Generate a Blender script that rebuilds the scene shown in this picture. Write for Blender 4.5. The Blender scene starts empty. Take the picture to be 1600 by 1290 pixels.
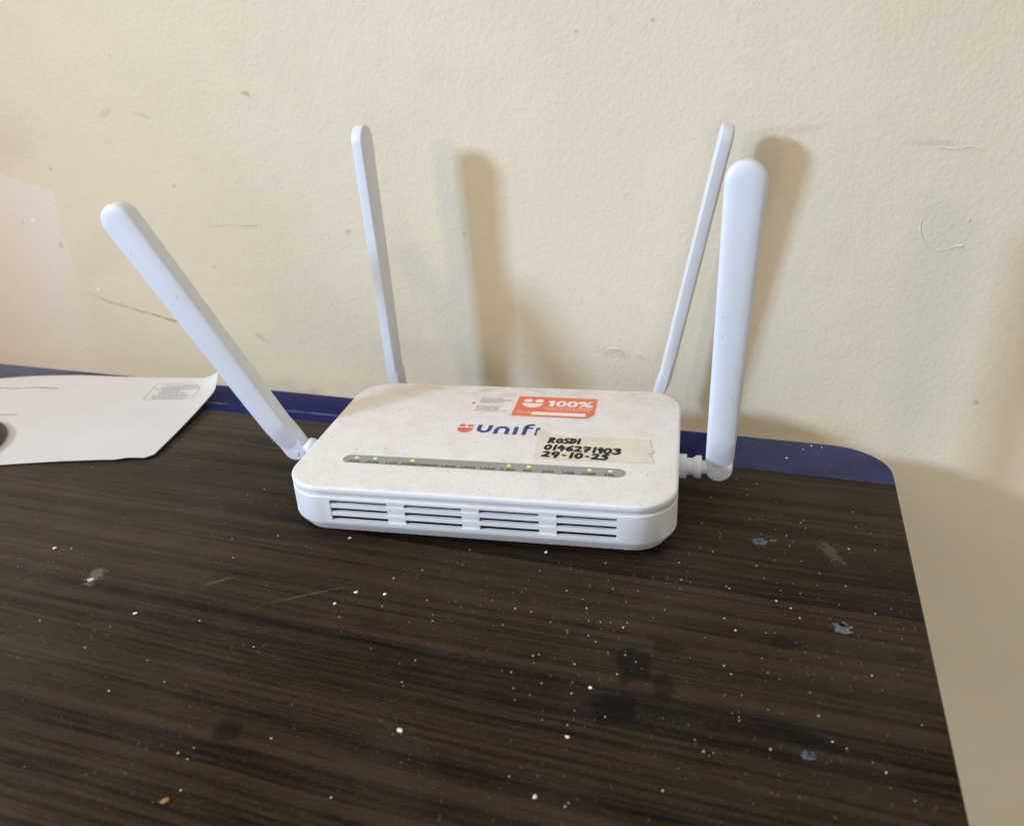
import bpy, bmesh, math, random
from mathutils import Vector, Matrix
random.seed(7)
S = bpy.context.scene
COL = S.collection
R = math.radians

# ------------------------------------------------------------------ camera, world, lamps, exposure
cd = bpy.data.cameras.new('camera'); cam = bpy.data.objects.new('camera', cd); COL.objects.link(cam)
cd.sensor_width = 36; cd.lens = 28.62; cd.clip_start = .01; cd.clip_end = 50
ri = Vector((.9479250, .3143905, -.0509586)); dn = Vector((.0923441, -.4244267, -.9007411)); fw = Vector((-.3048126, .8491293, -.4313567))
cam.matrix_world = Matrix(((ri.x, -dn.x, -fw.x, .1478), (ri.y, -dn.y, -fw.y, -.3354), (ri.z, -dn.z, -fw.z, .2545), (0, 0, 0, 1)))
cd.dof.use_dof = True; cd.dof.focus_distance = .45; cd.dof.aperture_fstop = 9.5
S.camera = cam
W = bpy.data.worlds.new('World'); S.world = W; W.use_nodes = True
bg = W.node_tree.nodes['Background']; bg.inputs['Color'].default_value = (1.0, .91, .77, 1); bg.inputs['Strength'].default_value = .42

def lamp(name, loc, target, size, power, color, sizey=None, spread=180):
    l = bpy.data.lights.new(name, 'AREA'); l.energy = power; l.color = color; l.size = size; l.spread = R(spread)
    if sizey: l.shape = 'RECTANGLE'; l.size_y = sizey
    o = bpy.data.objects.new(name, l); COL.objects.link(o); o.location = loc
    o.rotation_euler = (Vector(target) - Vector(loc)).to_track_quat('-Z', 'Y').to_euler()
    return o
WALL_Y = .204
dA = Vector((-1.21, -1, .57)).normalized()
lamp('window_light', Vector((0, .15, .1)) + dA * 1.6, (.42, .2, .1), .15, 2.9, (.47, .70, 1.10), None, 60)
dB = Vector((-.66, -1, .33)).normalized()
lamp('warm_room_light', Vector((-.12, .15, .19)) + dB * 1.4, (-.15, .15, .15), .13, 2.5, (1.0, .77, .48))
lamp('warm_fill_light', (-1.15, -.75, .95), (-.45, .2, .12), .9, 5.6, (1.0, .80, .47), .9)
lamp('doorway_light', (.45, -2.1, .25), (0, .1, .08), 1.2, 8.0, (.68, .83, 1.0), 1.0)
lamp('overhead_fill_light', (.0, -.30, 2.2), (0, .0, 0), 1.3, 10.5, (1.0, .93, .82), 1.0)  # added overhead fill that lifts the up-facing surfaces
S.view_settings.view_transform = 'Standard'; S.view_settings.look = 'None'; S.view_settings.exposure = 0; S.view_settings.gamma = 1

# ------------------------------------------------------------------ helpers: objects
def tag(o, label=None, cat=None, group=None, kind=None):
    for k, v in (('label', label), ('category', cat), ('group', group), ('kind', kind)):
        if v: o[k] = v
    return o
def link(name, me, mat=None, parent=None):
    o = bpy.data.objects.new(name, me); COL.objects.link(o)
    if mat and not me.materials: me.materials.append(mat)
    if parent: o.parent = parent
    return o
def mesh(name, V, F, mat=None, parent=None, smooth=True, angle=32, fix=True):
    me = bpy.data.meshes.new(name); me.from_pydata([tuple(v) for v in V], [], F); me.validate()
    if fix:
        bm = bmesh.new(); bm.from_mesh(me); bmesh.ops.recalc_face_normals(bm, faces=bm.faces); bm.to_mesh(me); bm.free()
    if smooth:
        me.polygons.foreach_set('use_smooth', [True] * len(me.polygons)); me.set_sharp_from_angle(angle=R(angle))
    me.update()
    return link(name, me, mat, parent)
def from_bm(name, bm, mat=None, parent=None, smooth=True, angle=32):
    me = bpy.data.meshes.new(name); bmesh.ops.recalc_face_normals(bm, faces=bm.faces); bm.to_mesh(me); bm.free()
    if smooth:
        me.polygons.foreach_set('use_smooth', [True] * len(me.polygons)); me.set_sharp_from_angle(angle=R(angle))
    return link(name, me, mat, parent)
def rrect(x0, x1, y0, y1, r, n=12, eps=.0012):
    P = []
    for cx, cy, a0 in ((x1 - r, y0 + r, -90), (x1 - r, y1 - r, 0), (x0 + r, y1 - r, 90), (x0 + r, y0 + r, 180)):
        t = R(a0); d = Vector((-math.sin(t), math.cos(t)))      # tangent at the arc's start
        s = Vector((cx + r * math.cos(t), cy + r * math.sin(t))); P.append(s - d * eps)
        for k in range(n + 1):
            a = R(a0 + 90 * k / n); P.append(Vector((cx + r * math.cos(a), cy + r * math.sin(a))))
        t = R(a0 + 90); d = Vector((-math.sin(t), math.cos(t))); P.append(P[-1] + d * eps)
    return P
def loft(loops, caps=(True, True)):
    V, F = [], []; n = len(loops[0])
    for L in loops: V += L
    for i in range(len(loops) - 1):
        for k in range(n):
            F.append((i * n + k, i * n + (k + 1) % n, (i + 1) * n + (k + 1) % n, (i + 1) * n + k))
    if caps[0]: F.append(tuple(range(n))[::-1])
    if caps[1]: F.append(tuple((len(loops) - 1) * n + k for k in range(n)))
    return V, F
def box_vf(x0, x1, y0, y1, z0, z1, o=0):
    V = [(x, y, z) for z in (z0, z1) for y in (y0, y1) for x in (x0, x1)]
    F = [tuple(i + o for i in f) for f in ((0, 2, 3, 1), (4, 5, 7, 6), (0, 1, 5, 4), (2, 6, 7, 3), (0, 4, 6, 2), (1, 3, 7, 5))]
    return V, F
def box(name, b, mat, parent, bevel=0):
    V, F = box_vf(*b); bm = bmesh.new(); vs = [bm.verts.new(v) for v in V]
    for f in F: bm.faces.new([vs[i] for i in f])
    if bevel: bmesh.ops.bevel(bm, geom=list(bm.edges), offset=bevel, segments=2, affect='EDGES')
    return from_bm(name, bm, mat, parent)

# ------------------------------------------------------------------ helpers: materials
class NT:
    def __init__(s, name):
        s.m = bpy.data.materials.new(name); s.m.use_nodes = True; s.t = s.m.node_tree; s.n = s.t.nodes
        s.b = s.n['Principled BSDF']; s.tc = s.n.new('ShaderNodeTexCoord'); s.co = s.tc.outputs['Object']
    def put(s, sock, v):
        if isinstance(v, (int, float)): sock.default_value = v
        elif isinstance(v, (tuple, list)):
            sock.default_value = tuple(v) + (1,) if len(v) == 3 and sock.type == 'RGBA' else tuple(v)
        else: s.t.links.new(v, sock)
    def math(s, op, a, b=0, c=0, clamp=False):
        n = s.n.new('ShaderNodeMath'); n.operation = op; n.use_clamp = clamp
        for i, v in enumerate((a, b, c)): s.put(n.inputs[i], v)
        return n.outputs[0]
    def mul(s, a, b): return s.math('MULTIPLY', a, b)
    def add(s, a, b): return s.math('ADD', a, b)
    def ramp(s, v, lo, hi, a=0., b=1., smooth=True):
        n = s.n.new('ShaderNodeMapRange'); n.interpolation_type = 'SMOOTHSTEP' if smooth else 'LINEAR'
        s.put(n.inputs['Value'], v); n.inputs['From Min'].default_value = lo; n.inputs['From Max'].default_value = hi
        n.inputs['To Min'].default_value = a; n.inputs['To Max'].default_value = b
        return n.outputs[0]
    def map(s, scale=(1, 1, 1), loc=(0, 0, 0), rot=(0, 0, 0), co=None):
        n = s.n.new('ShaderNodeMapping'); s.put(n.inputs[0], co or s.co)
        n.inputs['Scale'].default_value = scale; n.inputs['Location'].default_value = loc; n.inputs['Rotation'].default_value = rot
        return n.outputs[0]
    def noise(s, scale, detail=3, rough=.55, co=None, dist=0):
        n = s.n.new('ShaderNodeTexNoise'); s.put(n.inputs['Vector'], co or s.co)
        n.inputs['Scale'].default_value = scale; n.inputs['Detail'].default_value = detail
        n.inputs['Roughness'].default_value = rough; n.inputs['Distortion'].default_value = dist
        return n.outputs['Fac']
    def voro(s, scale, co=None, rnd=1.):
        n = s.n.new('ShaderNodeTexVoronoi'); s.put(n.inputs['Vector'], co or s.co); n.inputs['Scale'].default_value = scale
        n.inputs['Randomness'].default_value = rnd
        return n.outputs['Distance'], n.outputs['Color']
    def mix(s, f, a, b):
        n = s.n.new('ShaderNodeMix'); n.data_type = 'RGBA'; s.put(n.inputs[0], f); s.put(n.inputs[6], a); s.put(n.inputs[7], b)
        return n.outputs[2]
    def xyz(s, co=None):
        n = s.n.new('ShaderNodeSeparateXYZ'); s.put(n.inputs[0], co or s.co); return n.outputs
    def bump(s, h, strength=.3, dist=.001, normal=None):
        n = s.n.new('ShaderNodeBump'); s.put(n.inputs['Height'], h); n.inputs['Strength'].default_value = strength; n.inputs['Distance'].default_value = dist
        if normal: s.put(n.inputs['Normal'], normal)
        return n.outputs[0]
    def speck(s, scale, thr, share, co=None):
        """small isolated dots: voronoi cells of which only a share carries one"""
        d, c = s.voro(scale, co); sep = s.n.new('ShaderNodeSeparateColor'); s.put(sep.inputs[0], c)
        return s.mul(s.ramp(d, thr, thr * .55), s.math('LESS_THAN', sep.outputs[0], share))
    def blob(s, axes, cx, cy, rx, ry, rot=0, nz=None, amt=.5, soft=.35):
        """a stain: an ellipse in the plane of two axes with an uneven edge"""
        dx = s.math('SUBTRACT', axes[0], cx); dy = s.math('SUBTRACT', axes[1], cy)
        c, n = math.cos(rot), math.sin(rot)
        u = s.mul(s.add(s.mul(dx, c), s.mul(dy, n)), 1 / rx); v = s.mul(s.add(s.mul(dx, -n), s.mul(dy, c)), 1 / ry)
        d = s.math('SQRT', s.add(s.mul(u, u), s.mul(v, v)))
        if nz is not None: d = s.add(d, s.mul(s.math('SUBTRACT', nz, .5), 2 * amt))
        return s.ramp(d, 1 + soft, 1 - soft)
    def done(s, col, rough=.5, spec=.5, normal=None):
        s.put(s.b.inputs['Base Color'], col); s.put(s.b.inputs['Roughness'], rough); s.put(s.b.inputs['Specular IOR Level'], spec)
        if normal is not None: s.put(s.b.inputs['Normal'], normal)
        return s.m
def plain(name, col, rough=.5, spec=.5):
    return NT(name).done(col, rough, spec)

# painted wall -------------------------------------------------------
t = NT('cream wall paint'); ax = t.xyz(); XZ = (ax[0], ax[2])
n1 = t.noise(7, 4, .6); n2 = t.noise(60, 3, .6); n3 = t.noise(420, 2, .6)
col = t.mix(t.ramp(n1, .3, .7), (.684, .594, .426), (.722, .632, .466))
col = t.mix(t.mul(t.ramp(n2, .45, .75), .25), col, (.62, .57, .47))
nz = t.noise(38, 4, .65); nzf = t.noise(330, 3, .65)
# a paler, pinker patch with an uneven edge by the left end
wx = t.add(ax[0], t.mul(t.math('SUBTRACT', nz, .5), .020)); wz = t.add(t.add(ax[2], t.mul(ax[0], .25)), t.mul(t.math('SUBTRACT', nz, .5), .014))
lowp = t.ramp(ax[2], .105, .060)
pe = t.add(t.mul(t.math('SUBTRACT', 1., lowp), t.ramp(wx, -.4445, -.4485)), t.mul(lowp, t.ramp(wx, -.425, -.475)))
pt = t.mul(pe, t.ramp(wz, .0385, .0335))
col = t.mix(t.mul(pt, .8), col, (.750, .665, .575))
# grubby marks
marks = [(-.2365, .2177, .004, .0016, -.3, .8), (-.3189, .1514, .002, .0014, 0, .55), (-.2825, .121, .010, .0008, .05, .35), (-.2585, .1215, .012, .0007, .02, .5), (-.1686, .1188, .003, .002, .4, .4),
         (-.3345, .205, .010, .0012, -.25, .3), (-.368, .2071, .006, .003, .5, .25), (-.4528, .1004, .003, .003, 0, .5), (-.4887, .119, .0016, .0016, 0, .5), (-.2971, .0867, .0022, .001, -.5, .55),
         (-.3512, .2479, .0011, .0011, 0, .4), (.0574, .2519, .0012, .0012, 0, .7), (.0358, .036, .012, .004, -.1, .28), (.0542, .0345, .006, .0012, -.35, .35), (.1416, .1879, .018, .003, .05, .22),
         (.2205, .18, .014, .002, 0, .25), (.2701, .0206, .0016, .0016, 0, .8), (-.0745, .1197, .0018, .0018, 0, .5), (-.265, .028, .006, .0025, -.6, .4), (-.12, .03, .03, .008, 0, .12), (-.47, .19, .03, .02, .4, .14),
         (.010, .2478, .0015, .001, 0, .6), (-.44, .165, .002, .002, 0, .5), (-.40, .10, .05, .02, .5, .10)]
dm = None
for cx, cy, rx, ry, ro, am in marks:
    b = t.mul(t.blob(XZ, cx, cy, rx * .9, ry * .9, ro, nzf, 1.3, .35), am * .55); dm = b if dm is None else t.math('MAXIMUM', dm, b)
# a long thin scuff
scx = t.ramp(ax[0], -.46, -.325, 0, 1, False)
zline = t.add(t.add(t.mul(scx, -.031), .0615), t.mul(t.math('SUBTRACT', t.noise(45, 2, .5), .5), .006))
sc = t.mul(t.ramp(t.math('ABSOLUTE', t.math('SUBTRACT', ax[2], zline)), .0015, .0003), t.mul(t.ramp(ax[0], -.455, -.42), t.ramp(ax[0], -.318, -.325)))
dm = t.math('MAXIMUM', dm, t.mul(sc, t.mul(t.ramp(t.noise(130, 2, .5), .3, .6, .2, .8), t.ramp(ax[0], -.45, -.35, .35, 1.))))
col = t.mix(dm, col, (.19, .155, .10))
ch = t.math('MAXIMUM', t.blob(XZ, -.4253, .0622, .0022, .0012, .6, nzf, .5, .2), t.blob(XZ, -.476, .122, .0026, .0016, .4, nzf, .5, .2))
col = t.mix(ch, col, (.85, .80, .74))
# roller stipple
h = t.add(t.mul(t.noise(340, 3, .55), 1.), t.add(t.mul(t.noise(900, 2, .5), .3), t.mul(t.noise(70, 2, .5), .8)))
M_WALL = t.done(col, .62, .35, t.bump(h, .46, .0010))

# dark wood laminate ------------------------------------------------
t = NT('dark wood laminate'); ax = t.xyz(); XY = (ax[0], ax[1])
wob = t.noise(5, 2, .5)
warp = t.n.new('ShaderNodeCombineXYZ'); t.put(warp.inputs[0], ax[0]); t.put(warp.inputs[1], t.add(ax[1], t.mul(wob, .006))); t.put(warp.inputs[2], 0.)
wc = warp.outputs[0]
g1 = t.noise(1, 4, .6, t.map((1.1, 95, 1), co=wc)); g2 = t.noise(1, 3, .65, t.map((3.2, 300, 1), co=wc)); g3 = t.noise(1, 2, .6, t.map((30, 1100, 1), co=wc)); g4 = t.noise(1, 2, .5, t.map((.5, 14, 1), co=wc))
g = t.add(t.mul(g1, .40), t.add(t.mul(g2, .34), t.add(t.mul(g3, .20), t.mul(g4, .22))))
col = t.mix(t.ramp(g, .475, .665), (.0026, .0021, .0021), (.041, .0258, .0122))
lines = t.ramp(t.noise(1, 2, .6, t.map((1.6, 260, 1), (3, 7, 0), co=wc)), .42, .34)
col = t.mix(t.mul(lines, .6), col, (.006, .0045, .004))
haze = t.add(t.mul(t.ramp(t.noise(14, 4, .6), .35, .7), .035), t.mul(t.ramp(ax[0], -.02, -.30), .11))  # leftward lift paints the wall's reflection into the wood colour
fine = t.speck(900, .30, .30); fine2 = t.mul(t.speck(420, .26, .16), t.ramp(t.noise(16, 2, .5), .42, .62))
dust = t.math('MAXIMUM', t.mul(fine, .15), t.mul(fine2, .30))
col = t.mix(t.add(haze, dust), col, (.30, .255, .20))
nz = t.noise(95, 4, .65)
gr = None
for cx, cy, rx, ry, ro, am in [(.0997, -.0643, .012, .014, .3, .8), (.1614, -.0329, .009, .006, 0, .6), (.1672, -.0856, .018, .006, -.1, .7), (.097, -.0911, .016, .010, .2, .85), (-.0523, -.145, .008, .007, .3, .7), (.1133, -.0492, .010, .006, 0, .5), (.2117, -.0283, .010, .004, 0, .45), (.115, -.075, .006, .012, .4, .6)]:
    b = t.mul(t.blob(XY, cx, cy, rx * .72, ry * .72, ro, nz, 1.1, .35), am * .9); gr = b if gr is None else t.math('MAXIMUM', gr, b)
col = t.mix(gr, col, (.0035, .0026, .0022))
# pale chalky scuffs
sc = None
for cx, cy, rx, ry, ro, am in [(-.1877, -.0735, .0035, .006, .2, .75), (-.119, -.060, .0085, .0006, .75, .5), (-.067, -.058, .016, .0005, .6, .45), (.1829, .0417, .003, .009, .5, .35), (-.2, -.15, .03, .0006, 1.4, .25)]:
    b = t.mul(t.blob(XY, cx, cy, rx, ry, ro, t.noise(330, 3, .7), 2.2, .4), am * .30); sc = b if sc is None else t.math('MAXIMUM', sc, b)
col = t.mix(sc, col, (.42, .38, .37))
rough = t.add(t.ramp(t.noise(9, 3, .6), .3, .7, .40, .52), t.mul(gr, -.10))
M_WOOD = t.done(col, rough, .09, t.bump(t.add(g2, t.mul(g3, .5)), .10, .0006))

# blue laminate border ----------------------------------------------
t = NT('blue laminate'); ax = t.xyz(); XY = (ax[0], ax[1])
col = t.mix(t.noise(30, 3, .6), (.005, .010, .085), (.008, .015, .108))
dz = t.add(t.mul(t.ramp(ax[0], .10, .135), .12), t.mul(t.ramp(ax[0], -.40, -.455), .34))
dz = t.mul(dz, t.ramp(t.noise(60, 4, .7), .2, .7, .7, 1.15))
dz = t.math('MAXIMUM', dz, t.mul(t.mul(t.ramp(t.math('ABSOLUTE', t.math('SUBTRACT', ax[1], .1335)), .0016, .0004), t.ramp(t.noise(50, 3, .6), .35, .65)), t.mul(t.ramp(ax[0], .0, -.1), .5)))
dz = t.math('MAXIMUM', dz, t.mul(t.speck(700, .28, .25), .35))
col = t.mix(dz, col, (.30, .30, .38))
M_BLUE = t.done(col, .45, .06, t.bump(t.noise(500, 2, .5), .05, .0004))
M_EDGE = plain('dark edge band', (.030, .024, .022), .5, .3)

# router plastics ----------------------------------------------------
t = NT('white plastic'); M_WHITE = t.done(t.mix(t.ramp(t.noise(40, 4, .6), .35, .75), (.80, .80, .80), (.76, .755, .745)), .38, .45, t.bump(t.noise(1500, 2, .5), .06, .0002))
t = NT('antenna plastic'); M_ANT = t.done(t.mix(t.mul(t.speck(260, .16, .10), .5), t.mix(t.ramp(t.noise(30, 4, .6), .4, .8), (.67, .685, .72), (.63, .64, .665)), (.3, .27, .24)), .42, .4, t.bump(t.noise(1400, 2, .5), .08, .0002))
t = NT('dusty white plastic'); ax = t.xyz()
col = t.mix(t.ramp(t.noise(75, 6, .7), .35, .75), (.755, .722, .675), (.685, .640, .580))
up = t.xyz(t.tc.outputs['Normal'])[2]
grit = t.math('MAXIMUM', t.mul(t.ramp(t.noise(1300, 3, .7), .52, .70), .42), t.mul(t.speck(560, .36, .26), .50))
col = t.mix(grit, col, (.42, .36, .29))
col = t.mix(t.mul(t.speck(230, .14, .13), .75), col, (.13, .10, .075))
grime = t.mul(t.ramp(ax[1], .035, .068), t.ramp(t.noise(60, 4, .7, t.map((1, 2.2, 1))), .38, .72))
col = t.mix(t.mul(grime, .45), col, (.40, .32, .23))
col = t.mix(t.ramp(up, .985, .80), col, (.79, .785, .775))       # dust only settles on the flat top
M_TOP = t.done(col, .6, .3, t.bump(t.noise(1300, 3, .7), .12, .0003))
M_BOARD = plain('dark circuit board', (.004, .004, .005), .8, .1)
M_STRIP = NT('grey window strip'); M_STRIP = M_STRIP.done(M_STRIP.mix(M_STRIP.mul(M_STRIP.speck(700, .3, .3), .6), (.305, .285, .255), (.42, .38, .33)), .5, .3)
M_ORANGE = NT('orange sticker paper'); M_ORANGE = M_ORANGE.done(M_ORANGE.mix(M_ORANGE.mul(M_ORANGE.ramp(M_ORANGE.noise(500, 3, .6), .4, .8), .35), (.72, .155, .060), (.62, .26, .17)), .5, .35)
M_PAPERW = plain('sticker white', (.78, .70, .65), .6, .3)
M_INKB = NT('blue print'); M_INKB = M_INKB.done(M_INKB.mix(M_INKB.mul(M_INKB.speck(800, .3, .25), .4), (.022, .055, .245), (.4, .36, .36)), .5, .3)
M_INKO = NT('orange print'); M_INKO = M_INKO.done(M_INKO.mix(M_INKO.mul(M_INKO.speck(800, .3, .25), .4), (.66, .14, .065), (.6, .4, .32)), .5, .3)
M_INKP = plain('violet print', (.30, .24, .37), .6, .3)
M_INKD = plain('dark grey print', (.040, .036, .032), .6, .3)
M_MARK = plain('black marker ink', (.006, .006, .007), .5, .3)
t = NT('masking tape'); col = t.mix(t.ramp(t.noise(70, 5, .7), .3, .7), (.700, .645, .530), (.635, .575, .455)); col = t.mix(t.mul(t.ramp(t.noise(900, 2, .6), .5, .8), .3), col, (.40, .33, .22))
M_TAPE = t.done(col, .65, .3, t.bump(t.noise(1, 3, .6, t.map((1400, 260, 1))), .35, .0003))
t = NT('green indicator light'); t.b.inputs['Emission Color'].default_value = (.42, 1., .14, 1); t.b.inputs['Emission Strength'].default_value = .50; M_LED = t.done((.25, .7, .08), .4, .4)
M_LEDOFF = plain('unlit indicator', (.14, .13, .11), .4, .4)
M_FOOT = plain('rubber foot', (.05, .05, .05), .8, .2)
# paper, flakes, black cap -------------------------------------------
t = NT('white paper'); M_PAPER = t.done(t.mix(t.ramp(t.noise(18, 4, .6), .3, .7), (.660, .638, .628), (.625, .602, .590)), .75, .2, t.bump(t.add(t.noise(22, 3, .5), t.mul(t.noise(900, 2, .6), .1)), .25, .002))
M_PRINT = plain('grey print', (.36, .335, .31), .7, .2)
M_PENCIL = plain('pencil grey', (.16, .15, .14), .7, .2)
M_FLAKE = plain('white paint flake', (.80, .78, .73), .8, .2)
M_DUST = plain('pale dust', (.55, .52, .48), .9, .1)
M_CRUMB = plain('brown crumb', (.36, .20, .085), .8, .2)
M_BLACK = plain('black plastic', (.012, .011, .011), .35, .4)
M_RIM = plain('worn dark rim', (.055, .050, .047), .45, .4)

# ------------------------------------------------------------------ wall
V, F = box_vf(-2.2, 2.2, WALL_Y, WALL_Y + .1, -.8, 1.6)
wall = tag(mesh('wall', V, F, M_WALL, smooth=False), kind='structure')
def tube(path, r, n=6, closed=False):
    V, F = [], []; m = len(path)
    for i, p in enumerate(path):
        p = Vector(p); a = Vector(path[max(i - 1, 0)]); b = Vector(path[min(i + 1, m - 1)]); d = (b - a).normalized()
        u = d.cross(Vector((0, 1, 0)));  u = u.normalized() if u.length > 1e-4 else Vector((1, 0, 0)); v = d.cross(u)
        rr = r * (1 if 0 < i < m - 1 else .25)
        for k in range(n):
            q = 2 * math.pi * k / n; V.append(p + u * rr * math.cos(q) + v * rr * math.sin(q))
    for i in range(m - 1):
        for k in range(n): F.append((i * n + k, i * n + (k + 1) % n, (i + 1) * n + (k + 1) % n, (i + 1) * n + k))
    F.append(tuple(range(n))); F.append(tuple((m - 1) * n + k for k in range(n)))
    return V, F
P = []
for k in range(20):                                    # a round lump of old paint, its lip broken at the lower right
    a = R(165 + 140 * k / 19); P.append((.2340 + .0132 * math.cos(a), WALL_Y + .0001, .1330 + .0150 * math.sin(a)))
mesh('paint_ridge', *tube(P, .00055), M_WALL, wall)
mesh('paint_ridge', *tube([(.2395, WALL_Y, .1195), (.2420, WALL_Y, .1207), (.2450, WALL_Y, .1208), (.2462, WALL_Y, .1222)], .0007), M_WALL, wall)
mesh('paint_ridge', *tube([(.2275, WALL_Y, .1455), (.2300, WALL_Y, .1472), (.2325, WALL_Y, .1479)], .00028), M_WALL, wall)
mesh('paint_ridge', *tube([(.2452, WALL_Y, .1375), (.2464, WALL_Y, .1362), (.2462, WALL_Y, .1345)], .0007), M_WALL, wall)
mesh('paint_ridge', *tube([(.140, WALL_Y, .184), (.144, WALL_Y, .1825), (.1475, WALL_Y, .179), (.149, WALL_Y, .1785)], .0005), M_WALL, wall)
mesh('paint_ridge', *tube([(.220, WALL_Y, .1765), (.2255, WALL_Y, .1775), (.232, WALL_Y, .1762), (.240, WALL_Y, .1778), (.250, WALL_Y, .1755)], .00045), M_WALL, wall)
mesh('paint_ridge', *tube([(.030, WALL_Y, .0385), (.034, WALL_Y, .0405), (.039, WALL_Y, .0395), (.042, WALL_Y, .036), (.037, WALL_Y, .034)], .0005), M_WALL, wall)
mesh('paint_ridge', *tube([(.049, WALL_Y, .0355), (.052, WALL_Y, .0335), (.058, WALL_Y, .031)], .0006), M_WALL, wall)

# ------------------------------------------------------------------ table
table = bpy.data.objects.new('table', None); COL.objects.link(table)
tag(table, 'dark wood laminate table top with a blue border strip along the wall', 'table')
TX0, TX1, TY0, TY1, BY, TH = -1.15, .2195, -.62, .1662, .1212, .018
def slab(name, outline, mat, holes=None):
    e = .0016; n = len(outline); loops = []
    cx = sum(p[0] for p in outline) / n; cy = sum(p[1] for p in outline) / n
    def inset(d):
        out = []
        for i in range(n):
            a, b, c = Vector(outline[i - 1]), Vector(outline[i]), Vector(outline[(i + 1) % n])
            t1 = (b - a).normalized(); t2 = (c - b).normalized(); nn = (Vector((-t1.y, t1.x)) + Vector((-t2.y, t2.x))); nn.normalize()
            f = max(.3, nn.dot(Vector((-t1.y, t1.x)))); out.append(b + nn * (d / f))
        return out
    return inset
# outline counter-clockwise; corner radius .034 at the back right
rc = .036
sl = .012                                               # the right-hand edge runs very slightly outwards towards the room
arc = [(TX1 - rc + rc * math.cos(R(90 * k / 14)), TY1 - rc * .9 + rc * .9 * math.sin(R(90 * k / 14))) for k in range(15)]
wood_out = [(TX0, TY0), (TX1 + .016, TY0), (TX1 + .0003, BY), (TX0, BY)]
blue_out = [(TX0, BY), (TX1 + .0003, BY)] + arc + [(TX0, TY1)]
def slab_mesh(name, out, mat, rounded):
    """top and underside with an eased upper edge on the outer sides only"""
    ins = slab(name, out, mat); e = .0022
    def lp(d, z):
        q = ins(d); res = []
        for p0, p1 in zip(out, q):
            x = p1.x if abs(p0[0] - TX0) > 1e-6 else p0[0]; y = p1.y
            if abs(p0[1] - BY) < 1e-6: y = BY
            res.append((x, y, z))
        return res
    L = [lp(0, -TH), lp(0, -e), lp(e * .3, -e * .3), lp(e, 0)]
    return mesh(name, *loft(L), mat, table, True, 40)
slab_mesh('wood_panel', wood_out, M_WOOD, 0)
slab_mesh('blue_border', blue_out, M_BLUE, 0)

def chip(name, cx, cy, r, mat, k, h=.0003, sq=1., rot=0.):
    rnd = random.Random(k); n = 14; V = [(cx, cy, h)]; F = []
    for i in range(n):
        a = 2 * math.pi * i / n; q = r * rnd.uniform(.66, 1.0) * .85; x = q * math.cos(a); y = q * math.sin(a) * sq
        V.append((cx + x * math.cos(rot) - y * math.sin(rot), cy + x * math.sin(rot) + y * math.cos(rot), .00008))
    F = [(0, 1 + i, 1 + (i + 1) % n) for i in range(n)]
    return mesh(name, V, F, mat, table)
t = NT('blue grey chip'); M_CHIP = t.done(t.mix(t.ramp(t.noise(420, 3, .7), .40, .6), (.022, .028, .042), (.12, .135, .165)), .7, .2)
M_CHIPD = plain('chipped hole', (.006, .006, .007), .9, .1)
M_CHIPG = NT('grey chip edge'); M_CHIPG = M_CHIPG.done(M_CHIPG.mix(M_CHIPG.ramp(M_CHIPG.noise(500, 3, .7), .4, .6), (.018, .018, .019), (.17, .18, .18)), .8, .2)
tag(chip('chip', .1469, .0440, .0062, M_CHIP, 3, .0004, .7), 'blue grey chip in the laminate')
tag(chip('chip', .1538, .0465, .0030, M_CHIPG, 5, .0003, .5), 'small pale chip in the laminate')
tag(chip('chip', .1864, -.0165, .0060, M_CHIPG, 8, .0004, 1.1), 'grey chipped rim of a screw hole')
tag(chip('screw_hole', .1862, -.0145, .0030, M_CHIPD, 9, .0007, .8), 'small black screw hole')
tag(chip('chip', .1721, -.0944, .0040, M_CHIP, 11, .0003, .8), 'faint blue chip near the front')
tag(chip('chip', -.1877, -.0765, .0022, M_DUST, 13, .0003, 1.), 'chalky white scuff')

# ------------------------------------------------------------------ router
TH_R = .12189; ZT = .033; DEP = .1418
router = bpy.data.objects.new('wifi_router', None); COL.objects.link(router)
router.rotation_euler = (0, 0, TH_R)
router.location = (-math.sin(TH_R) * DEP / 2, math.cos(TH_R) * DEP / 2, 0)
tag(router, 'white dusty wifi router with four antennas on the dark wood table', 'router')
def rl(p): return (p[0], p[1] - DEP / 2, p[2] + ZT)             # router plan coordinates (front edge y=0, top z=0) to its local frame
def rmesh(name, V, F, mat, parent=router, **k): return mesh(name, [rl(v) for v in V], F, mat, parent, **k)
HW, RAD = .1078, .0232
def ring(ins, z): return [(p.x, p.y, z) for p in rrect(-HW + ins, HW - ins, ins, DEP - ins, RAD - ins, 14)]
# top cover
tl = [ring(.0004, -.0040), ring(0, -.0034), ring(0, -.0011), ring(.0003, -.0005), ring(.0009, -.00012), ring(.0018, 0)]
rmesh('top_cover', *loft(tl), M_TOP, angle=50)
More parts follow.
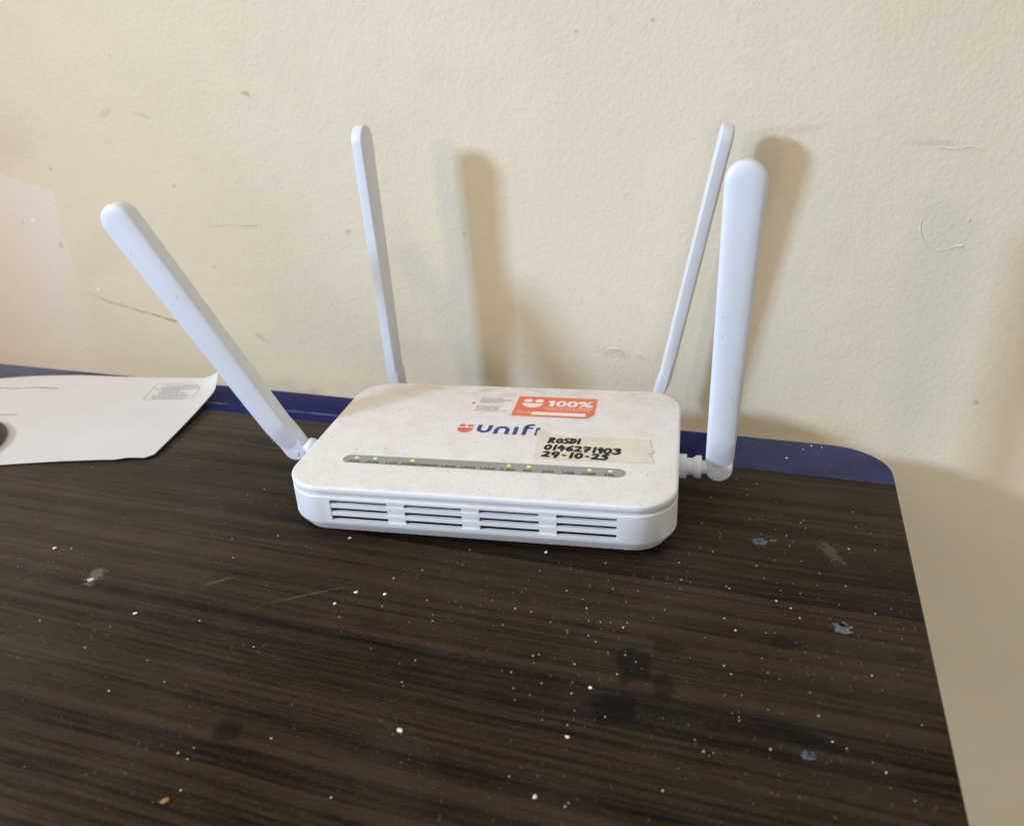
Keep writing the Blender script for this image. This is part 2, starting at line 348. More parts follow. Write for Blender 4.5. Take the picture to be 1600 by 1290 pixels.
# lower shell with real openings
def shell_loops(): return [ring(.0062, -.0302), ring(.0048, -.0297), ring(.0004, -.0236), ring(0, -.0226), ring(0, -.0066), ring(.0005, -.0058), ring(.0022, -.0056), ring(.0022, -.0040)]
V, F = loft(shell_loops())
V2, F2 = loft([ring(.0066, -.0282), ring(.0024, -.0226), ring(.0024, -.0064)]); n0 = len(V)
V += V2; F += [tuple(i + n0 for i in f)[::-1] for f in F2]
shell = rmesh('lower_shell', V, F, M_WHITE, smooth=False, fix=False)
bm = bmesh.new(); bm.from_mesh(shell.data)
CV, CF = [], []
def cut(*b):
    v, f = box_vf(*b, o=len(CV)); CV.extend(rl(p) for p in v); CF.extend(f)
SX0, SX1, ST, SB = -.0787, .0777, -.0080, -.0206
cut(SX0, SX1, -.004, .004, SB, ST)
ROWS = [(-.0105, -.0080), (-.0155, -.0130), (-.0205, -.0180)]
for z0, z1 in [(-.0105, -.0084), (-.0143, -.0122), (-.0181, -.0160), (-.0219, -.0198)]:
    for sg in (1, -1):
        a0 = 47; arc_ = [(HW - RAD + (RAD - .0011) * math.cos(R(a)), RAD - (RAD - .0011) * math.sin(R(a))) for a in (47, 38, 29, 20, 10, 0)] + [(HW - .0011, .056)]
        far = [(HW - RAD + (RAD + .003) * math.cos(R(a)), RAD - (RAD + .003) * math.sin(R(a))) for a in (47, 38, 29, 20, 10, 0)] + [(HW + .003, .056)]
        P2 = [(sg * x, y) for x, y in arc_ + far[::-1]]; o = len(CV); n = len(P2)
        CV.extend(rl((x, y, z0)) for x, y in P2); CV.extend(rl((x, y, z1)) for x, y in P2)
        CF.extend((o + k, o + (k + 1) % n, o + n + (k + 1) % n, o + n + k) for k in range(n)); CF.append(tuple(range(o, o + n))[::-1]); CF.append(tuple(range(o + n, o + 2 * n)))
cutter = mesh('cutter', CV, CF, None, smooth=False)
md = shell.modifiers.new('b', 'BOOLEAN'); md.operation = 'DIFFERENCE'; md.object = cutter; md.solver = 'EXACT'
router_m = router.matrix_basis.copy(); bpy.context.view_layer.update()
cutter.matrix_world = shell.matrix_world.copy(); bpy.context.view_layer.update()
dg = bpy.context.evaluated_depsgraph_get(); me = bpy.data.meshes.new_from_object(shell.evaluated_get(dg))
shell.modifiers.clear(); old = shell.data; shell.data = me; me.name = 'lower_shell'; bpy.data.meshes.remove(old)
cm = cutter.data; bpy.data.objects.remove(cutter); bpy.data.meshes.remove(cm)
me.polygons.foreach_set('use_smooth', [True] * len(me.polygons)); me.set_sharp_from_angle(angle=R(30))
if not me.materials: me.materials.append(M_WHITE)
def rbox(name, b, mat, bevel=0, parent=router):
    x0, y0, z0 = rl((b[0], b[2], b[4])); x1, y1, z1 = rl((b[1], b[3], b[5])); return box(name, (x0, x1, y0, y1, z0, z1), mat, parent, bevel)
for z0, z1 in ((-.0130, -.0105), (-.0180, -.0155)):
    rbox('slat', (SX0 - .0006, SX1 + .0006, .00025, .0028, z0, z1), M_WHITE, .0002)
for x0, x1 in ((-.0461, -.0361), (-.0044, .0054), (.0372, .0466)):
    for z0, z1 in ROWS: rbox('vent_divider', (x0, x1, .0007, .0021, z0 - .0004, z1 + .0004), M_WHITE, .0002)
rbox('circuit_board', (-.082, .0815, .0052, .120, -.0262, -.0068), M_BOARD)
# row of little bright nubs along the lower front edge
bm = bmesh.new()
for k in range(29):
    bmesh.ops.create_uvsphere(bm, u_segments=6, v_segments=4, radius=.00042, matrix=Matrix.Translation(rl((-.0745 + .0056 * k, .0045, -.0292))))
from_bm('edge_nubs', bm, M_WHITE, router)['kind'] = 'stuff'
for x in (-.074, .074):
    for y in (.034, .112):
        bm = bmesh.new(); bmesh.ops.create_cone(bm, cap_ends=True, segments=20, radius1=.005, radius2=.005, depth=.0032, matrix=Matrix.Translation(rl((x, y, -.0314)))); from_bm('foot', bm, M_FOOT, router)

# antennas ----------------------------------------------------------
def outline(zb, ztip, ins=0., n=16):
    r0, r1 = .0077 - ins, .0102 - ins; cz0, cz1 = zb + .0077, ztip - .0102; P = []
    for k in range(n + 1):
        a = R(180 + 180 * k / n); P.append([r0 * math.cos(a), cz0 + r0 * math.sin(a), k / n])
    for k in range(1, 6): P.append([r0 + (r1 - r0) * k / 6, cz0 + (cz1 - cz0) * k / 6, -1])
    for k in range(n + 1):
        a = R(180 * k / n); P.append([r1 * math.cos(a), cz1 + r1 * math.sin(a), -1])
    for k in range(1, 6): P.append([-(r1 + (r0 - r1) * k / 6), cz1 + (cz0 - cz1) * k / 6, -1])
    return P
TIP = .1708
def blade_vf(zt_):
    def lp(zb, ins, y, yb, zt=zt_): return [(p[0], (yb if p[2] >= 0 else y), p[1]) for p in outline(zb, zt, ins)]
    L = [lp(.0030, .0016, .0048, .0048), lp(.0018, .0004, .0043, .0043), lp(.0015, 0, .0034, .0034), lp(.0015, 0, -.0038, -.0027), lp(.0020, .0003, -.0046, -.0029), lp(.0100, .0010, -.0053, -.0053), lp(.0110, .0026, -.0059, -.0059), lp(.0122, .0045, -.0063, -.0063), lp(.0140, .0066, -.0065, -.0065)]
    return loft(L)
def hinge_vf():
    def lp(r, y, top): 
        P = [(r * math.cos(R(180 + 180 * k / 16)), y, r * math.sin(R(180 + 180 * k / 16))) for k in range(17)]
        return P + [(r, y, top * .6), (r * .96, y, top), (-r * .96, y, top), (-r, y, top * .6)]
    return loft([lp(.0066, .0062, .010), lp(.0074, .0056, .013), lp(.0076, .0040, .021), lp(.0076, -.0019, .012), lp(.0070, -.0026, .012)])
def lathe(prof, n=28):
    V, F = [], []
    for s, r in prof:
        for k in range(n): a = 2 * math.pi * k / n; V.append((s, r * math.cos(a), r * math.sin(a)))
    for i in range(len(prof) - 1):
        for k in range(n): F.append((i * n + k, i * n + (k + 1) % n, (i + 1) * n + (k + 1) % n, (i + 1) * n + k))
    F.append(tuple(range(n))); F.append(tuple((len(prof) - 1) * n + k for k in range(n)))
    return V, F
CONN = [(-.0060, .0071), (.0042, .0071), (.0045, .0068), (.0045, .0052), (.0075, .0049), (.0080, .0052), (.0098, .0066), (.0122, .0068), (.0128, .0064), (.0128, .0040), (.0158, .0038)]
def antenna(pivot, yaw, tilt, caxis, label, tip=TIP, k=1., thick=1.):
    """pivot in router coordinates; yaw turns the flat face; tilt leans it in the xz plane; caxis = direction from body to hinge"""
    A = Matrix.Translation(Vector(pivot)) @ Matrix.Rotation(tilt, 4, 'Y') @ Matrix.Rotation(yaw, 4, 'Z') @ Matrix.Scale(k, 4) @ Matrix.Scale(thick, 4, (0, 1, 0))
    V, F = blade_vf(tip); bl = rmesh('antenna', [A @ Vector(v) for v in V], F, M_ANT, angle=28); bl['label'] = label
    V, F = hinge_vf(); rmesh('hinge', [A @ Vector(v) for v in V], F, M_ANT, bl, angle=40)
    V, F = lathe([(0, .0016), (.0005, .0014), (.0005, .0006), (.0002, .0004)], 16)
    B = A @ Matrix.Translation((0, -.0026, -.0030)) @ Matrix.Rotation(R(-90), 4, 'Z')
    rmesh('pin_cap', [B @ Vector(v) for v in V], F, M_ANT, bl)
    V, F = lathe(CONN); q = {'+x': 0, '-x': 180, '+y': 90}[caxis]
    d = Matrix.Rotation(R(q), 4, 'Z') @ Vector((1, 0, 0)); base = Vector(pivot) - d * .0225
    rmesh('connector', [Matrix.Translation(base) @ Matrix.Rotation(R(q), 4, 'Z') @ Vector(v) for v in V], F, M_ANT, bl, angle=40)
antenna((.1302, .0700, -.0145), 0, R(1.4), '+x', 'right-hand antenna standing upright with its broad face to the front')
antenna((-.1302, .0665, -.0138), 0, R(-29.9), '-x', 'left-hand antenna leaning outwards with its broad face to the front', .1730, 1.02)
antenna((-.0950, .1640, -.0150), R(-90), R(-1.2), '+y', 'rear left antenna seen edge on, nearly upright', .1830, 1., .74)
antenna((.0930, .1640, -.0150), R(90), R(11.2), '+y', 'rear right antenna seen edge on, leaning right', .1805, 1., .76)

# print and labels on the top cover ---------------------------------
def flat(name, polys, z, mat, parent, th=.00006):
    """thin printed shapes; polys in router plan coordinates"""
    V, F = [], []
    for P in polys:
        n = len(P); o = len(V); V += [(p[0], p[1], z) for p in P]; F.append(tuple(range(o, o + n)))
    ob = rmesh(name, V, F, mat, parent, smooth=False, fix=False)
    bm = bmesh.new(); bm.from_mesh(ob.data)
    for f in bm.faces:
        f.normal_update()
        if f.normal.z < 0: f.normal_flip()
    bm.to_mesh(ob.data); bm.free(); return ob
def stroke(pts, w, cap=True, w1=None):
    """a pen stroke as a row of quads and round dots"""
    polys = []; m = len(pts)
    for i in range(m - 1):
        a, b = Vector(pts[i]), Vector(pts[i + 1]); d = b - a
        if d.length < 1e-7: continue
        d.normalize(); n = Vector((-d.y, d.x)) * w / 2
        polys.append([a - n, b - n, b + n, a + n])
    return polys
def disc(c, rx, ry=None, n=16, a0=0, a1=360):
    ry = ry or rx; k = n if a1 - a0 >= 360 else n + 1
    return [(c[0] + rx * math.cos(R(a0 + (a1 - a0) * i / n)), c[1] + ry * math.sin(R(a0 + (a1 - a0) * i / n))) for i in range(k)]
def ribbon(pts, w):
    """one continuous band with mitred joints"""
    n = len(pts); P = [Vector(p) for p in pts]; Lf, Rt = [], []
    for i in range(n):
        a = P[max(i - 1, 0)]; b = P[min(i + 1, n - 1)]; d = (b - a).normalized(); nn = Vector((-d.y, d.x)) * w / 2
        Lf.append(P[i] + nn); Rt.append(P[i] - nn)
    return [[Rt[i], Rt[i + 1], Lf[i + 1], Lf[i]] for i in range(n - 1)]
def text(name, s, x, y, h, z, mat, parent, sx=1., bold=0., align='LEFT', to=None, fit=None):
    cu = bpy.data.curves.new('t', 'FONT'); cu.body = s; cu.size = 1; cu.align_x = align; cu.offset = bold; cu.resolution_u = 2
    o = bpy.data.objects.new('t', cu); COL.objects.link(o); bpy.context.view_layer.update()
    me = bpy.data.meshes.new_from_object(o.evaluated_get(bpy.context.evaluated_depsgraph_get()))
    bpy.data.objects.remove(o); bpy.data.curves.remove(cu); k = h / .70
    if fit:
        xs = [v.co.x for v in me.vertices]; sx = fit / ((max(xs) - min(xs)) * k)
    tr = to or (lambda px, py: rl((px, py, z)))
    for v in me.vertices: v.co = tr(x + v.co.x * k * sx, y + v.co.y * k)
    me.name = name; me.materials.clear(); return link(name, me, mat, parent)

# orange sticker
OX0, OX1, OY0, OY1 = .0038, .0552, .0975, .1262
def sk(x, y): return (x, y - (x - OX0) * .012)
st = flat('sticker', [[sk(OX0, OY0), sk(OX1 - .0040, OY0), sk(OX1, OY0 + .0055), sk(OX1, OY1 - .0015), sk(OX1 - .0015, OY1), sk(OX0, OY1)]], .00020, M_ORANGE, router)
st['label'] = 'orange sticker printed 100% beside a smile'
flat('sticker_edge', [[sk(OX0 - .0005, OY0 - .0005), sk(OX1 - .0036, OY0 - .0005), sk(OX1 + .0005, OY0 + .0053), sk(OX1 + .0005, OY1 - .0012), sk(OX1 - .0012, OY1 + .0005), sk(OX0 - .0005, OY1 + .0005)]], .00010, M_INKO if False else plain('pale sticker edge', (.78, .50, .40), .6, .3), st)
flat('smile', [disc(sk(.0108, .1198), .0030, .0024), disc(sk(.0182, .1198), .0030, .0024), disc(sk(.0145, .1160), .0068, .0064, 20, 180, 360)], .00028, M_PAPERW, st)
text('sticker_figures', '00%', .0293, .1124, .0082, .00030, M_PAPERW, st, 1.1, .035, fit=.0242)
flat('sticker_figure', [[(.0255, .1123), (.0284, .1123), (.0284, .1206), (.0262, .1206), (.0240, .1196), (.0240, .1177), (.0255, .1182)]], .00030, M_PAPERW, st)
text('sticker_words', 'DEVICE TESTED & VERIFIED', .0222, .1087, .0019, .00028, M_PAPERW, st, .98, .01, fit=.0310)
text('sticker_words', 'READY FOR HOME AND OFFICE', .0250, .1062, .0014, .00028, M_PAPERW, st, 1.0, .0, fit=.0270)
text('sticker_words', 'SERIAL NO.', .0058, .1028, .0014, .00028, M_PAPERW, st, .95)
text('sticker_words', 'CHECKED', .0065, .1007, .0014, .00028, M_PAPERW, st, .95)
flat('write_in_bar', [[sk(.0160, .0994), sk(.0500, .0996), sk(.0500, .1040), sk(.0160, .1038)]], .00028, M_PAPERW, st)
# small violet text, orange dot (the square code beside it is left out)
for i, s in enumerate(['Imbas kod untuk', 'panduan pemasangan', 'dan bantuan lanjut', 'di aplikasi kami']):
    text('small_print', s, -.0208, .1208 - .0021 * i, .0014, .00014, M_INKP, router, 1.12 if i != 1 else 1.28, .012)
for i, s in enumerate(['Scan the code for', 'set up guide and', 'further help with', 'your connection  now']):
    text('small_print', s, -.0214, .1086 - .0021 * i, .0014, .00014, M_INKP, router, 1.12, .012)
flat('dot', [disc((-.0244, .1134), .0013)], .00014, M_INKO, router)
# logo
lg = flat('logo_smile', [disc((-.0233, .0808), .0021, .0016), disc((-.0182, .0808), .0021, .0016), disc((-.0208, .0780), .0050, .0066, 22, 180, 360)], .00014, M_INKO, router)
w = .0026; U = []
U += ribbon([(-.0122, .0826), (-.0122, .0780)] + [(-.0122 + .0033 - .0033 * math.cos(R(a)), .0774 - .0037 * math.sin(R(a))) for a in range(0, 181, 15)] + [(-.0056, .0780), (-.0056, .0826)], w)
U += ribbon([(-.0012, .0716), (-.0012, .0766)] + [(-.0012 + .0034 - .0034 * math.cos(R(a)), .0770 + .0036 * math.sin(R(a))) for a in range(0, 181, 15)] + [(.0056, .0766), (.0056, .0716)], w)
U += [[(.0093, .0716), (.0119, .0716), (.0119, .0819), (.0093, .0819)]]
U += ribbon([(.0162, .0716), (.0162, .0800)] + [(.0162 + .0034 - .0034 * math.cos(R(a)), .0812 + .0040 * math.sin(R(a))) for a in range(0, 91, 15)] + [(.0210, .0852)], w)
U += [[(.0162, .0798), (.0208, .0798), (.0208, .0819), (.0162, .0819)]]
U += [[(.0227, .0716), (.0253, .0716), (.0253, .0819), (.0227, .0819)]]
lw = flat('logo_word', U, .00014, M_INKB, router); lw['label'] = 'dark blue word unifi, its end under the tape'
# masking tape with hand writing
rnd = random.Random(4)
TP = []
for k in range(27): TP.append((.0282 + (.0942 - .0282) * k / 26, .0437 + .0010 * k / 26 + rnd.uniform(-.0001, .0001)))
TP += [(.0940, .0462), (.0930, .0490), (.0922, .0512), (.0926, .0540), (.0912, .0556), (.0935, .0566), (.0932, .0600), (.0918, .0625), (.0922, .0650), (.0908, .0680), (.0912, .0712), (.0905, .0724)]
for k in range(1, 26): TP.append((.0905 + (.0330 - .0905) * k / 26, .0724 - .0002 * k / 26 + rnd.uniform(-.00012, .00012)))
TP += [(.0312, .0732), (.0290, .0752), (.0262, .0778), (.0243, .0788), (.0240, .0740), (.0252, .0690), (.0262, .0655), (.0255, .0620), (.0268, .0580), (.0262, .0545), (.0278, .0500), (.0274, .0465)]
V, F = [], []; n = len(TP)
V = [(p[0], p[1], .00012) for p in TP] + [(p[0], p[1], .00042) for p in TP]
F = [(k, (k + 1) % n, n + (k + 1) % n, n + k) for k in range(n)] + [tuple(n + k for k in range(n))]
tape = rmesh('masking_tape', V, F, M_TAPE, smooth=False); tape['label'] = 'beige masking tape with handwriting and torn ends'
def circ(cx, cy, rx, ry, a0=0, a1=360, n=14): return [(cx + rx * math.cos(R(a0 + (a1 - a0) * i / n)), cy + ry * math.sin(R(a0 + (a1 - a0) * i / n))) for i in range(n + 1)]
G = {'R': [[(.1, 0), (.22, 1)], [(.05, .95), (.45, 1.02), (.72, .85), (.6, .6), (.2, .48)], [(.3, .5), (.8, .02)]],
     'O': [circ(.5, .45, .38, .42, 60, 420)], 'S': [[(.85, .95), (.4, .95), (.2, .75), (.4, .55), (.75, .45), (.8, .2), (.5, .02), (.1, .08)]],
     'D': [[(.15, .02), (.2, .95)], [(.1, .95), (.6, .9), (.9, .5), (.6, .1), (.1, .02)]], 'I': [[(.5, .02), (.55, .95)]],
     '0': [circ(.5, .48, .36, .46, 70, 430)], '1': [[(.5, 0), (.55, 1)]], '4': [[(.35, 1), (.1, .4), (.9, .38)], [(.68, .75), (.65, -.08)]],
     '6': [[(.75, .95), (.35, .75), (.15, .35), (.35, .02), (.75, .08), (.8, .35), (.5, .5), (.2, .35)]], '2': [[(.1, .85), (.45, 1), (.75, .8), (.6, .45), (.1, .05), (.3, .1), (.95, .03)]],
     '7': [[(.1, .95), (.85, .95), (.45, 0)], [(.25, .48), (.85, .5)]], '9': [circ(.45, .7, .32, .28, 20, 380), [(.78, .85), (.72, .4), (.6, -.1)]],
     '3': [[(.1, .95), (.6, 1), (.75, .8), (.4, .55), (.8, .4), (.75, .1), (.4, -.03), (.05, .08)]], '5': [[(.85, .98), (.35, .95), (.25, .6), (.65, .62), (.8, .3), (.55, .02), (.1, .05)]], '-': [[(.38, .42), (.62, .41)]]}
def hand(s, x, y, cw, hh, slope, widths=None):
    out = []
    for i, ch in enumerate(s):
        k = (widths or {}).get(i, 1.)
        for st_ in G[ch]:
            pts = [(x + (q[0] + .12 * q[1]) * cw * .86 * k, y + q[1] * hh) for q in st_]; W_ = .00185
            out += stroke(pts, W_); out += [disc(p, W_ / 2, n=8) for p in pts]
        x += cw * k; y += slope * cw * k
    return out
polys = []
polys += hand('ROSDI', .0326, .0628, .0040, .0060, .02, {0: 1.15, 4: .6})
polys += hand('0146271903', .0313, .0545, .0048, .0058, -.035, {1: .65, 6: .85, 7: .6, 8: 1.1, 9: 1.15})
polys += hand('29-10-25', .0315, .0461, .0050, .0058, -.01, {2: .9, 3: .7, 5: .9, 1: 1.1})
# every stroke a hair above the last so no two lie in one plane
V, F = [], []
for i, P in enumerate(polys):
    o = len(V); V += [(p[0], p[1], .00047 + i * 4e-7) for p in P]; F.append(tuple(range(o, o + len(P))))
hw = rmesh('handwriting', V, F, M_MARK, tape, smooth=False)
# indicator strip
SXL, SXR, SYC, SR = -.0822, .0798, .0326, .0046
strip = [(SXR - SR + SR * math.cos(R(a)), SYC + SR * math.sin(R(a))) for a in range(-90, 91, 10)] + [(SXL + SR + SR * math.cos(R(a)), SYC + SR * math.sin(R(a))) for a in range(90, 271, 10)]
sp = flat('indicator_strip', [strip], .00014, M_STRIP, router)
names = ['POW', 'PON', 'LOS', 'INTERNET', 'WAN/LAN1', 'LAN2', 'LAN3', 'LAN4', '2.4G', '5G', 'WPS', 'USB', 'VOIP', 'TEL']
lit = {0, 1, 3, 8, 9, 12, 13}
for i, s in enumerate(names):
    x = -.0744 + .01122 * i; y = .0340
    bm = bmesh.new(); r = .0011 if i in lit else .00038
    bmesh.ops.create_uvsphere(bm, u_segments=14, v_segments=8, radius=1, matrix=Matrix.Translation(rl((x, y, .00015))) @ Matrix.Diagonal((r * 1.15, r, r * .35, 1)))
    o = from_bm('indicator_light', bm, M_LED if i in lit else M_LEDOFF, sp)
    o['label'] = 'lit green indicator light' if i in lit else 'unlit indicator light'
    text('strip_word', s, x, .0286, .0024, .00022, M_INKD, sp, 1.25, .02, 'CENTER', fit={8: .0106, 3: .0068}.get(len(s), .0082 if len(s) == 4 else .0050))

# ------------------------------------------------------------------ sheet of paper
front = [(-.60, -.083), (-.45, -.026), (-.3488, .0112), (-.31, .0243), (-.280, .0325), (-.2700, .0345), (-.2640, .0395), (-.2570, .0402), (-.2525, .0385), (-.2530, .0440), (-.2490, .0462)]
def lerp(a, b, t): return a + (b - a) * t
NU, NV = 48, 30
fl = [Vector(p) for p in front]; ln = [0]
for i in range(1, len(fl)): ln.append(ln[-1] + (fl[i] - fl[i - 1]).length)
def along(L, ll, s):
    d = s * ll[-1]
    for i in range(1, len(L)):
        if d <= ll[i] + 1e-9: return L[i - 1].lerp(L[i], (d - ll[i - 1]) / (ll[i] - ll[i - 1]))
    return L[-1]
bk = [Vector(p) for p in [(-.74, .0180), (-.56, .0850), (-.47, .1208), (-.4437, .1303), (-.4005, .1415), (-.3491, .1503), (-.3033, .1575), (-.2830, .1530), (-.2697, .1500)]]; lb = [0]
for i in range(1, len(bk)): lb.append(lb[-1] + (bk[i] - bk[i - 1]).length)
def hgt(u, v):
    back = v ** 1.6 * (.0040 + .0035 * math.exp(-((u - .72) / .2) ** 2)); right = .004 * max(0, (u - .8) / .2) ** 1.5 * (.35 + .65 * v)
    corner = .010 * max(0, (u - .93) / .07) ** 2 * max(0, (v - .85) / .15) ** 2
    return .0012 + back + right + corner + .0008 * math.sin(9 * u + 3 * v)
PV = []
for j in range(NV + 1):
    v = j / NV
    for i in range(NU + 1):
        u = i / NU; p = along(fl, ln, u).lerp(along(bk, lb, u), v); PV.append((p.x, p.y, max(hgt(u, v), .0006)))
def pz(u, v, d=.0003):
    p = along(fl, ln, u).lerp(along(bk, lb, u), v); return (p.x, p.y, hgt(u, v) + d)
PF = [(j * (NU + 1) + i, j * (NU + 1) + i + 1, (j + 1) * (NU + 1) + i + 1, (j + 1) * (NU + 1) + i) for j in range(NV) for i in range(NU)]
n0 = len(PV); PV += [(x, y, z - .00035) for x, y, z in PV]; PF += [tuple(k + n0 for k in f)[::-1] for f in PF]
per = [i for i in range(NU + 1)] + [(j + 1) * (NU + 1) + NU for j in range(NV)] + [NV * (NU + 1) + NU - 1 - i for i in range(NU)] + [(NV - 1 - j) * (NU + 1) for j in range(NV - 1)]
PF += [(per[k], per[(k + 1) % len(per)], per[(k + 1) % len(per)] + n0, per[k] + n0) for k in range(len(per))]
paper = mesh('paper_sheet', PV, PF, M_PAPER, None, True, 60)
tag(paper, 'white printed paper sheet with a curled corner lying on the table', 'paper')
# the printed box near its far right corner: find (u,v) by search
def uv_of(x, y):
    best = None
    for a in range(0, 121):
        for b in range(0, 61):
            q = along(fl, ln, a / 120).lerp(along(bk, lb, a / 120), b / 60); d = (q.x - x) ** 2 + (q.y - y) ** 2
            if best is None or d < best[0]: best = (d, a / 120, b / 60)
    return best[1], best[2]
def pband(p, q, w, n=12):
    V, F = [], []; p, q = Vector(p), Vector(q); d = (q - p).normalized(); nn = Vector((-d.y, d.x)) * w / 2
    for i in range(n + 1):
        c = p.lerp(q, i / n)
        for s in (-1, 1): V.append(c + nn * s)
    F = [(2 * i, 2 * i + 2, 2 * i + 3, 2 * i + 1) for i in range(n)]
    return V, F
from mathutils.bvhtree import BVHTree
bvh = BVHTree.FromPolygons(PV[:n0], PF[:NU * NV])
def drape(V, d): 
    out = []
    for v in V:
        h = bvh.ray_cast(Vector((v[0], v[1], .2)), Vector((0, 0, -1)))[0]; out.append((v[0], v[1], (h.z if h else .008) + d))
    return out
def pmesh(name, parts, mat, d=.00012):
    V, F = [], []
    for v, f in parts: F += [tuple(k + len(V) for k in q) for q in f]; V += v
    return mesh(name, drape(V, d), F, mat, paper, smooth=False)
BX = [Vector((-.3192, .1174)), Vector((-.2790, .1256)), Vector((-.2860, .1510)), Vector((-.3262, .1428))]
pmesh('printed_box', [pband(BX[i], BX[(i + 1) % 4], .0006) for i in range(4)], M_PRINT)
rows = []
rnd = random.Random(12)
for r_, (a, b) in enumerate([(.16, .84), (.12, .92), (.22, .80), (.20, .72), (.22, .60), (.08, .98), (.16, .96), (.24, .90)]):
    tt = .08 + .11 * r_; L0 = BX[0].lerp(BX[3], tt); L1 = BX[1].lerp(BX[2], tt); s = a
    while s < b:
        e = min(b, s + rnd.uniform(.02, .07)); rows.append(pband(L0.lerp(L1, s), L0.lerp(L1, e), rnd.uniform(.0010, .0017), 2)); s = e + .012
pmesh('printed_words', rows, M_PRINT, .00014)
rnd = random.Random(3); pl = []; x = -.60
while x < -.403:
    e = x + rnd.uniform(.0015, .005); y0 = .1066 + (x + .4529) * .205 + .0008 * math.sin(x * 160); pl.append(pband((x, y0), (e, y0 + .205 * (e - x)), rnd.uniform(.0007, .0014), 1)); x = e + rnd.uniform(-.0003, .0005)
pmesh('pencil_line', pl, M_PENCIL)
pmesh('pencil_line', [pband((-.46, .0612), (-.4000, .0728), .0016, 6)], M_PRINT)

# ------------------------------------------------------------------ black cap at the left edge
cap = bpy.data.objects.new('round_cap', None); COL.objects.link(cap); cap.location = (-.4105, .0165, .0035)
tag(cap, 'black round plastic cap lying on the white paper at the left edge', 'cap')
def zlathe(prof, n=48):
    V, F = lathe(prof, n); return [(y, z, x) for x, y, z in V], F
mesh('cap_body', *zlathe([(0, .0410), (.0020, .0418), (.0034, .0412), (.0042, .0385), (.0042, .0300), (.0032, .0280), (.0032, .0001)]), M_BLACK, cap)
mesh('cap_rim', *zlathe([(.0006, .0418), (.0012, .0428), (.0020, .0428), (.0026, .0418)]), M_RIM, cap)

# ------------------------------------------------------------------ flakes and dust on the table
def pebble(k, flatn=.42):
    rnd = random.Random(k); bm = bmesh.new(); bmesh.ops.create_icosphere(bm, subdivisions=1, radius=1)
    off = [Vector((rnd.uniform(-1, 1), rnd.uniform(-1, 1), rnd.uniform(-1, 1))).normalized() for _ in range(5)]; am = [rnd.uniform(.15, .45) for _ in off]
    for v in bm.verts:
        s = 1 - sum(a * max(0, v.co.dot(o) - .55) * 1.6 for o, a in zip(off, am)); v.co = v.co * s * rnd.uniform(.72, 1.15); v.co.z = v.co.z * flatn + flatn * .8
    me = bpy.data.meshes.new('paint_flake'); bm.to_mesh(me); bm.free(); me.materials.append(M_FLAKE)
    return me
PB = [pebble(k) for k in range(6)]
BIG = {(-.2305, -.0584): .0017, (-.1432, -.0935): .0017, (-.0434, -.0502): .0017, (-.0282, -.0478): .0016, (-.0496, -.0609): .0014, (.0168, -.1254): .0015, (.0399, .0064): .0016, (-.0701, -.0076): .0013, (.1589, .0041 - .0327): .0012, (.0852, -.0826): .0014, (.0825, -.1104): .0014, (.0783, -.1404): .0014, (.1727, .1598): .0012, (.158, .1398): .0013}
FL = [(-.2305, -.0584), (-.1432, -.0935), (-.1495, -.1199), (-.0709, -.0984), (-.1358, -.0247), (-.1115, -.0156), (-.1242, -.0401), (-.2368, -.0778), (-.0966, -.1285), (-.0596, -.1558), (-.0641, -.1598), (-.0513, -.1742), (-.1139, -.1192), (-.117, -.1398), (-.108, -.0894), (-.1485, -.1047), (-.0701, -.0076), (-.0434, -.0502), (-.0282, -.0478), (-.0496, -.0609), (-.0257, -.0564), (-.03, -.0345), (.0168, -.1254), (.0399, .0064), (.0724, .0049), (.0381, -.0413), (.0662, -.0502), (.0745, -.0411), (.0799, -.0405), (.0921, -.0379), (.0909, -.0416), (.0767, -.051), (.0809, -.0541), (.0561, -.0703), (.0752, -.0705), (.0943, -.0716), (.077, -.0811), (.0644, -.0852), (.0782, -.0875), (.0852, -.0826), (.0945, -.0962), (.0825, -.1104), (.0783, -.1404), (.0905, -.1391), (.0057, -.161), (.0714, -.0325), (.0587, -.022), (.0574, -.0465), (.1299, .106), (.1945, .0851), (.162, .0437), (.1242, .0284), (.1336, .001), (.1589, .0041), (.1679, -.0142), (.2008, -.0023), (.2081, .003), (.1572, -.0044), (.1639, -.0082), (.1536, -.0286), (.1404, -.0303), (.146, -.0839), (.1858, -.087), (.1808, -.0852), (.1585, -.0951), (.1222, -.1248), (.1304, -.0983), (.2137, -.0674), (.199, -.0948), (.2038, .0499), (.1177, .0824), (.1911, .0478), (.1955, .0695), (.1727, .1598), (.158, .1398), (.1789, .1594), (.1373, .149), (.1677, .1542), (-.137, .0421), (-.2208, -.0559), (-.1813, .0858), (-.1924, .1077), (-.1495, .0275), (-.1560, .0190)]
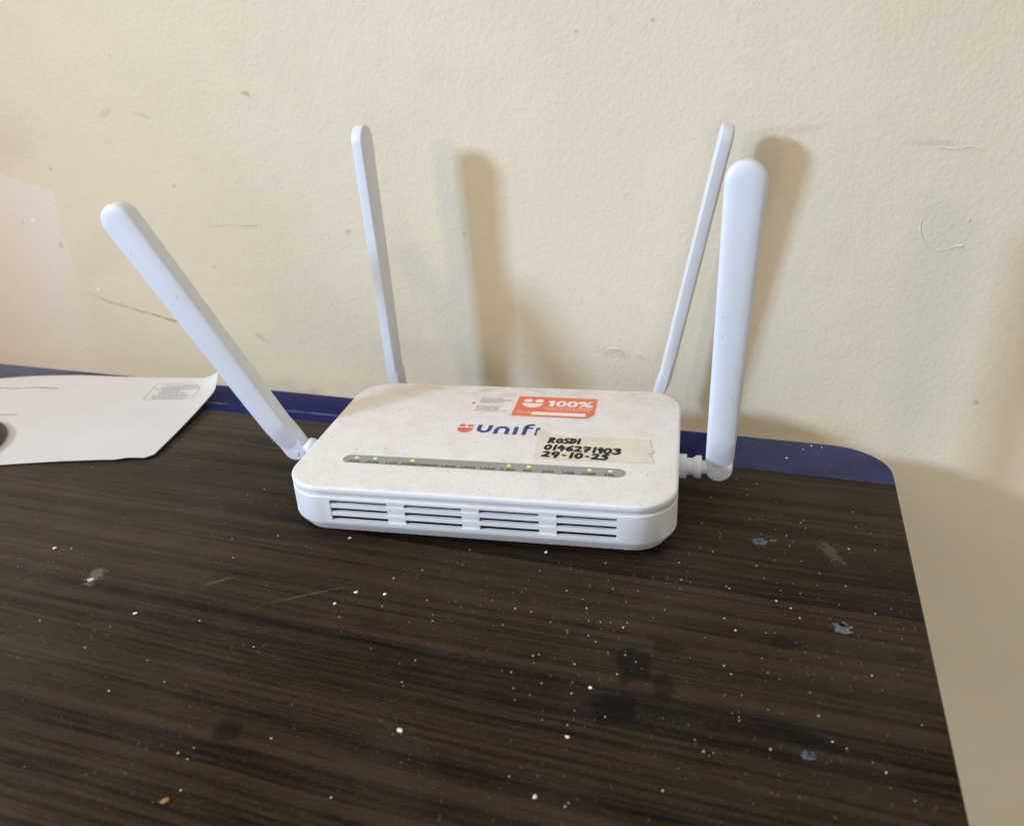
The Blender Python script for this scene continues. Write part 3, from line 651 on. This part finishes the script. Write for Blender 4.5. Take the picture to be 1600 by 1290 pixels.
OWN = {(-.2305, -.0584): 'larger white flake alone at the far left of the table below the paper',
       (-.1432, -.0935): 'larger white flake on bare wood in the left half, left of the cluster of three',
       (-.0434, -.0502): 'left one of the pair of larger white flakes in front of the left vents',
       (-.0282, -.0478): 'right one of the pair of larger white flakes in front of the left vents',
       (-.0496, -.0609): 'larger white flake just below the pair in front of the left vents',
       (.0399, .0064): 'larger white flake close under the front edge of the router right of its middle',
       (.0168, -.1254): 'larger white flake alone at the lower middle of the table',
       (.0825, -.1104): 'larger white flake below the dark grease stain right of the lower middle',
       (.158, .1398): 'largest white flake on the blue border near the right-hand antenna'}
rnd = random.Random(21)
for i, (x, y) in enumerate(FL):
    o = link('paint_flake', PB[i % 6]); s = BIG.get((x, y), rnd.uniform(.00036, .00072)) * .84
    o.location = (x, y, 0); o.scale = (s * rnd.uniform(.8, 1.25), s * rnd.uniform(.75, 1.1), s); o.rotation_euler = (0, 0, rnd.uniform(0, 6.28))
    if (x, y) in OWN: tag(o, OWN[(x, y)], 'flake', 'white paint flakes scattered on the table'); continue
    tag(o, 'tiny white paint flake lying loose on the dark table top', 'flake', 'white paint flakes scattered on the table')
o = link('wood_crumb', pebble(40, .7)); o.data.materials.clear(); o.data.materials.append(M_CRUMB); o.location = (-.0537, -.18, 0); o.scale = (.0024, .0014, .0013); o.rotation_euler = (0, 0, .5)
tag(o, 'small brown crumb near the lower left of the dark table', 'crumb')
bm = bmesh.new()
for k in range(430):
    if k < 330: x, y = rnd.gauss(.10, .075), rnd.gauss(-.02, .075)
    else: x, y = rnd.uniform(-.4, .21), rnd.uniform(-.2, .16)
    if x > .214 or y > .158 or (-.13 < x < .12 and .0 < y < .15 and abs(x) < .1): continue
    s = .00013 + .00030 * rnd.random() ** 3
    bmesh.ops.create_icosphere(bm, subdivisions=1, radius=s, matrix=Matrix.Translation((x, y, s * .5)) @ Matrix.Diagonal((rnd.uniform(.8, 1.6), rnd.uniform(.7, 1.2), .6, 1)))
tag(from_bm('dust', bm, M_DUST), 'fine pale dust specks sprinkled over the dark table top', 'dust', kind='stuff')
